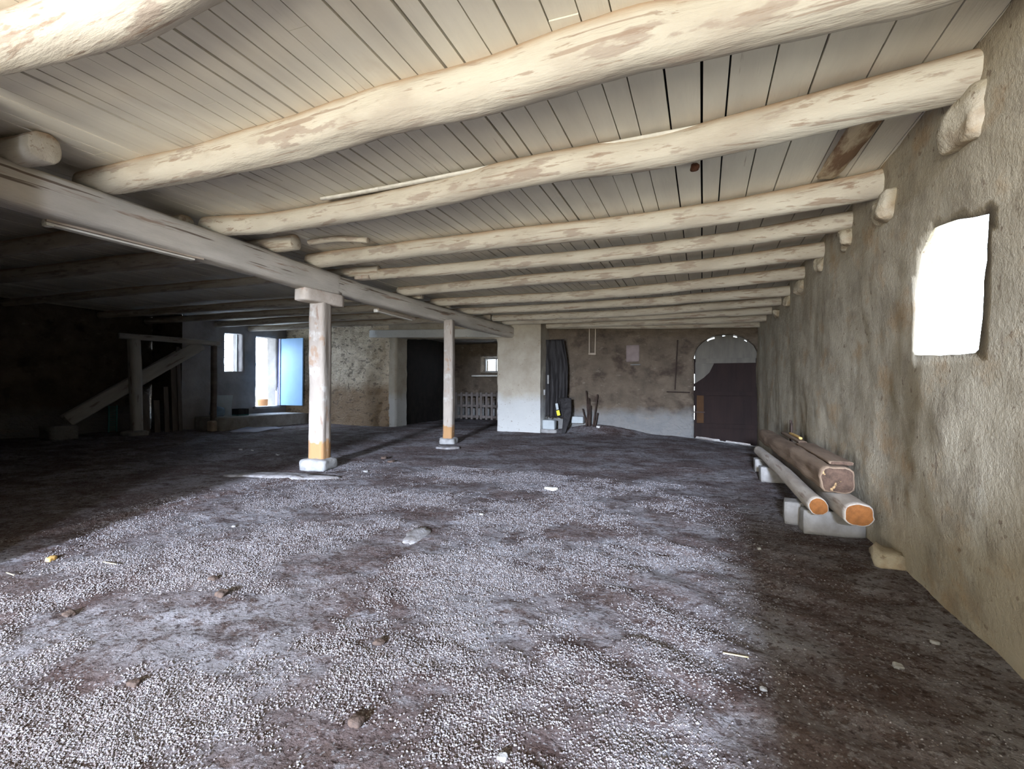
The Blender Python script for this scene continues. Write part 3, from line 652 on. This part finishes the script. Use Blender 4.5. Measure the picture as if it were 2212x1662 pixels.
for k in range(12): box('slat', (0, 0, .12+.052*k), (.02, .14, .022), M_TEAL, parent=o, bev=.004)
for s_ in (-1, 1): box('upright', (0, s_*.085, .4), (.03, .03, .66), M_TEAL, parent=o, bev=.004)
bd = [('dark plank leaning on the wall, leftmost of five behind the stair', 7.75, 1.0, .16), ('dark plank leaning on the wall, second of five behind the stair', 8.0, .85, .14), ('dark plank leaning on the wall, middle of five behind the stair', 8.22, 1.2, .12),
      ('dark plank leaning on the wall, fourth of five behind the stair', 8.4, 1.9, .14), ('tall dark plank leaning on the wall, rightmost of five behind the stair', 8.52, 2.3, .10)]
for k, (lab, y, h_, w) in enumerate(bd):
    o = box('leaning_plank', (-13.25+.02*k, y-.1, h_/2+.0), (.035, w, h_), M_SHADEW, rot=rot(0, -4, 0), bev=.005); tag(o, lab, 'plank', 'planks leaning behind the stair')

# ------------------------------------------------------------------ recess at the pier: tarpaulin, box, tools
def cloth():
    V = []; Fc = []; nu, nv_ = 30, 40; x0 = -4.0; y0_ = 12.35
    for i in range(nu+1):
        for j in range(nv_+1):
            u, v = i/nu, j/nv_; z = .42+v*2.13; wd_ = .50+.1*math.sin(v*3)+.06*(1-v); x = x0+u*wd_
            y = y0_+.06*math.sin(u*17+.8*n1((u*3, v*2, 0), 1))*(.4+.6*(1-v))+.05*n1((u*4, v*3, 1), 1.5); z += .06*n1((u*6, 0, 0), 1)*(1 if j == 0 else 0)
            V.append((x, y, z))
    for i in range(nu):
        for j in range(nv_): a = i*(nv_+1)+j; Fc.append((a, a+nv_+1, a+nv_+2, a+1))
    o = link('hanging_tarpaulin', V, Fc, M_BLACKC, None, True); s_ = o.modifiers.new('t', 'SOLIDIFY'); s_.thickness = .012
    return tag(o, 'black creased tarpaulin hanging beside the stone pier', 'tarpaulin')
cloth()
def at(px, py, y): return hit(px, py, (0, 1, 0), y)
c_ = at(1187, 915, 12.3)
tag(box('white_container', (c_.x, 12.3, .22), (.34, .25, .26), M_WHITE, bev=.02, rg=.008, seed=1), 'white container on the floor below the black tarpaulin', 'container')
tag(box('grey_slab', (c_.x+.02, 12.3, .045), (.42, .35, .11), M_CONC, bev=.02, rg=.02, seed=2), 'low stone under the white container', 'stone')
q = at(1222, 890, 12.2)
o = beam('dark_tool', [(q.x-.02, 12.2, .95), (q.x+.06, 12.1, .5), (q.x+.0, 12.0, .03)], (.34, .10), .05, M_BLACKC, 5, .01, .06, 16, .06, seed=97); tag(o, 'dark pointed blade like board leaning by the tarpaulin', 'tool')
t = empty('yellow_tag', at(1206, 890, 12.05)); tag(t, 'yellow and white plastic sleeve on the leaning tool', 'plastic sleeve')
box('yellow_band', (0, 0, -.03), (.085, .02, .14), M_YEL, parent=t, bev=.006, rot=rot(0, -14, 0))
box('white_band', (-.035, 0, .14), (.07, .02, .17), M_WHITE, parent=t, bev=.006, rot=rot(0, -10, 0))
for (px, py, w, h_, lab) in ((1184, 820, .05, .24, 'upper pale strip caught in the black tarpaulin'), (1176, 848, .055, .15, 'lower pale strip caught in the black tarpaulin')):
    q = at(px, py, 12.24); tag(box('paper_strip', q, (w, .012, h_), M_CONC, bev=.003), lab, 'strip', 'pale strips on the tarpaulin')
q = at(1249, 900, 12.55); tag(box('white_box', (q.x, 12.55, .36), (.32, .22, .18), M_WHITE, bev=.012), 'pale low box standing against the far wall right of the tarpaulin', 'box')
q = at(1268, 862, 12.6); o = empty('stick_bundle', (q.x+.12, 12.5, .2)); tag(o, 'dark bundle of sticks piled against the far wall', 'bundle')
for k in range(7): 
    a = random.uniform(-.16, .16); s_ = beam('stick', [(a, random.uniform(-.05, .05), 0), (a*1.5+random.uniform(-.1, .1), .12, .35+.1*k)], .04, .04, M_IRON, 3, .01, .05, 8, .1, seed=k); s_.parent = o
tag(box('paper_scrap', Vector((at(1292, 890, 12.5).x, 12.5, gz(at(1292, 890, 12.5).x, 12.5)+.015)), (.09, .05, .04), M_LIME, bev=.01, rg=.01), 'tiny white scrap on the heap by the far wall', 'scrap')
# U-shaped iron/wood hanger on the wall
q = at(1281, 735, 12.72); U_ = empty('wall_hanger', q); tag(U_, 'pale U shaped hanger on the far wall below the joists', 'hanger')
V = [(-.10, 0, .42), (-.10, 0, -.30), (-.05, 0, -.42), (.05, 0, -.42), (.10, 0, -.30), (.10, 0, .42)]
cu = beam('hanger_rail', [Vector((-.10, 0, -.38)), Vector((-.10, 0, .36))], .035, .05, M_BATB, 4, .004, .03, 10, .08); cu.parent = U_
cu = beam('hanger_rail', [Vector((.06, 0, -.38)), Vector((.07, 0, .36))], .035, .05, M_BATB, 4, .004, .03, 10, .08); cu.parent = U_
cu = beam('hanger_foot', [Vector((-.12, 0, -.38)), Vector((.08, 0, -.38))], .05, .06, M_BATB, 4, .004, .03, 10, .05); cu.parent = U_
q = at(1367, 764, YB); struct(box('trim_blocked_niche', (q.x, YB+.0, q.z), (.34, .07, .44), mat('pinkish_infill', (.24, .19, .175), (.18, .14, .13)), bev=.01, rg=.01, seed=3))
q = at(1372, 788, 12.7); tag(box('wall_shelf_stone', (q.x, YB-.02, q.z), (.26, .12, .03), M_STONE, bev=.01), 'thin stone ledge jutting below the blocked niche', 'ledge')
q1, q2 = at(1464, 735, 12.72), at(1458, 842, 12.72)
o = beam('iron_rod', [q1, q2], .03, .03, M_IRON, 2, .01, .04, 8, .1, seed=3); tag(o, 'rusty upright iron rod on the far wall left of the arched door', 'rod')
q1, q2 = at(1440, 847, 12.72), at(1490, 848, 12.72)
o = beam('iron_crossbar', [q1, q2], .03, .03, M_IRON, 2, .01, .04, 8, .1, seed=4); tag(o, 'rusty horizontal iron bar at the foot of the upright rod', 'rod')

# inner room: slatted pallets under the window
for k, (px, lab) in enumerate(((1012, 'upright slatted pallet in the inner room, leaning left'), (1050, 'upright slatted pallet under the inner room window'))):
    q = at(1006, 850, 15.6); P = empty('wooden_pallet', (q.x+(1.04 if px > 1020 else 0), 15.7, 0)); tag(P, lab, 'pallet', 'pallets in the inner room')
    for j in range(5): box('slat', (-.44+.22*j, -.03, .55), (.09, .02, 1.0), M_SHADEW, parent=P, bev=.004)
    for j in range(3): box('bearer', (0, .02, .15+.4*j), (1.0, .08, .09), M_SHADEW, parent=P, bev=.004)

# ------------------------------------------------------------------ litter on the floor
def flake(name, px, py, w, l, th, m, rz, lab, cat, seed):
    p = fl(px, py); V = []; n = 26; 
    for (zz, k) in ((0, 1.04), (th, 1.0), (th*1.15, .6)):
        for j in range(n):
            a = 2*math.pi*j/n; r_ = 1+.35*n1((math.cos(a)*1.5, math.sin(a)*1.5, seed), 1.2)+.18*n1((math.cos(a)*5, math.sin(a)*5, seed), 1.2)
            q = Vector((math.cos(a)*w/2*r_*k, math.sin(a)*l/2*r_*k, zz)); q.rotate(Matrix.Rotation(rz, 3, 'Z')); V.append((p.x+q.x, p.y+q.y, gz(p.x+q.x, p.y+q.y)+zz+.001*n1(q, 30)))
    Fc = [(i*n+j, i*n+(j+1) % n, (i+1)*n+(j+1) % n, (i+1)*n+j) for i in range(2) for j in range(n)]
    V.append((p.x, p.y, gz(p.x, p.y)+th*1.15)); Fc += [(2*n+j, 2*n+(j+1) % n, len(V)-1) for j in range(n)]
    return tag(link(name, V, Fc, m, None, True), lab, cat)
flake('paper_scrap', 1190, 1059, .17, .10, .022, M_LIME, -.3, 'white crumpled scrap lying alone in the middle of the floor', 'scrap', 1)
flake('screed_patch', 902, 1157, .15, .34, .01, M_PATCH, .25, 'pale flaking screed patch left of the floor centre', 'screed patch', 2)
flake('wood_chip', 112, 1208, .10, .05, .018, M_YWOOD, -.8, 'orange yellow wood chip on the floor at the far left', 'wood chip', 3)
flake('concrete_skirt', 600, 1034, 1.5, .34, .022, M_PATCH, .35, 'cracked concrete strip at the foot of the near post', 'concrete strip', 4)
flake('concrete_skirt', 968, 968, .5, .36, .03, M_PATCH, -.2, 'low concrete collar at the foot of the far post', 'concrete strip', 5)
for k, (px, py, ln, lab) in enumerate(((235, 1222, .16, 'dry straw stalk near the left edge'), (18, 1246, .12, 'straw wisp at the very left edge'), (1590, 1432, .10, 'thin straw in the right foreground'))):
    p = fl(px, py); a = Vector((p.x-ln/2, p.y+.01, gz(p.x-ln/2, p.y)+.012)); b = Vector((p.x+ln/2, p.y, gz(p.x+ln/2, p.y)+.014))
    tag(beam('straw_stalk', [a, (a+b)/2, b], .007, .006, M_STRAW, 2, .004, .05, 8, .02, seed=k), lab, 'straw', 'straws on the floor')
st = [(520, 972), (545, 975), (600, 985), (790, 1020), (830, 992), (845, 1000), (570, 960), (1040, 1115), (505, 1137), (2020, 1390), (1640, 1190), (1650, 1500), (1940, 1440), (150, 1325), (480, 1290), (460, 1255), (770, 1565), (1085, 1640), (820, 1390), (290, 1480)]
lb = ['small pale stone on the dim floor left of the near post', 'pale pebble beside the small stone left of the near post', 'pale pebble just left of the near post foot', 'pebble right of the near post foot', 'dark lump between the posts, left one', 'dark lump between the posts, right one',
      'pale crumb farthest left of the near post', 'pebble on the floor right of the screed patch', 'white chip on the pale floor below the near post', 'pale chip on the dark floor near the right wall', 'pebble in front of the concrete blocks', 'pebble in the shaded right foreground', 'pale flake in the lower right shade', 'dark clod in the left foreground', 'dark clod left of centre foreground', 'dark clod just above another clod left of centre', 'dark clod low in the centre foreground', 'pebble at the bottom edge centre', 'dark clod in the middle of the gravel', 'dark clod in the lower left gravel']
M_CLOD = mat('dark_clod', (.09, .06, .045), (.05, .035, .028), s=30, bump=((50, .6),))
for k, ((px, py), lab) in enumerate(zip(st, lb)):
    p = fl(px, py); dk = 'dark' in lab.split()[0]; s_ = (.035 if dk else .02)*random.uniform(.8, 1.3)*(1.6 if p.y > 4.5 else 1)
    tag(box('clod' if dk else 'pebble', (p.x, p.y, gz(p.x, p.y)+s_*.2), (s_*1.6, s_*1.3, s_*.8), M_CLOD if dk else M_CONC, bev=s_*.3, rg=s_*.25, seed=k), lab, 'clod' if dk else 'pebble')
# fine grit: nobody could count it
def grit(n):
    V = []; Fc = []; cnt = 0
    while cnt < n:
        y = .75+5.6*random.random()**1.5; x = random.uniform(-1.15*y-2.2, 1.1)
        if x < -5.2: continue
        d = .40+1.3*n1((x, y, 0), 1.1)+1.4*n1((x, y, 4), 2.6)+.8*n1((x, y, 7), 9)
        d *= math.exp(-((x+1.6)**2)/9)
        if x > -.2: d *= max(.06, 1-(x+.2)*1.5)
        if random.random() > d: continue
        s_ = random.uniform(.0022, .0056)*(1+.06*y); z = gz(x, y)+s_*.3; i = len(V); a = random.random()*3.1; c_, sn = math.cos(a)*s_, math.sin(a)*s_
        k1 = random.uniform(.6, 1); 
        V += [(x+c_, y+sn, z), (x-sn*k1, y+c_*k1, z), (x-c_, y-sn, z), (x+sn*k1, y-c_*k1, z), (x+c_*.2, y, z+s_*random.uniform(.5, .9)), (x, y, z-s_*.7)]
        Fc += [(i, i+1, i+4), (i+1, i+2, i+4), (i+2, i+3, i+4), (i+3, i, i+4), (i+1, i, i+5), (i+2, i+1, i+5), (i+3, i+2, i+5), (i, i+3, i+5)]; cnt += 1
    return tag(link('fine_gravel', V, Fc, M_GRIT), 'pale fine grit scattered over the earth floor in the foreground', 'gravel', kind='stuff')
grit(130000)
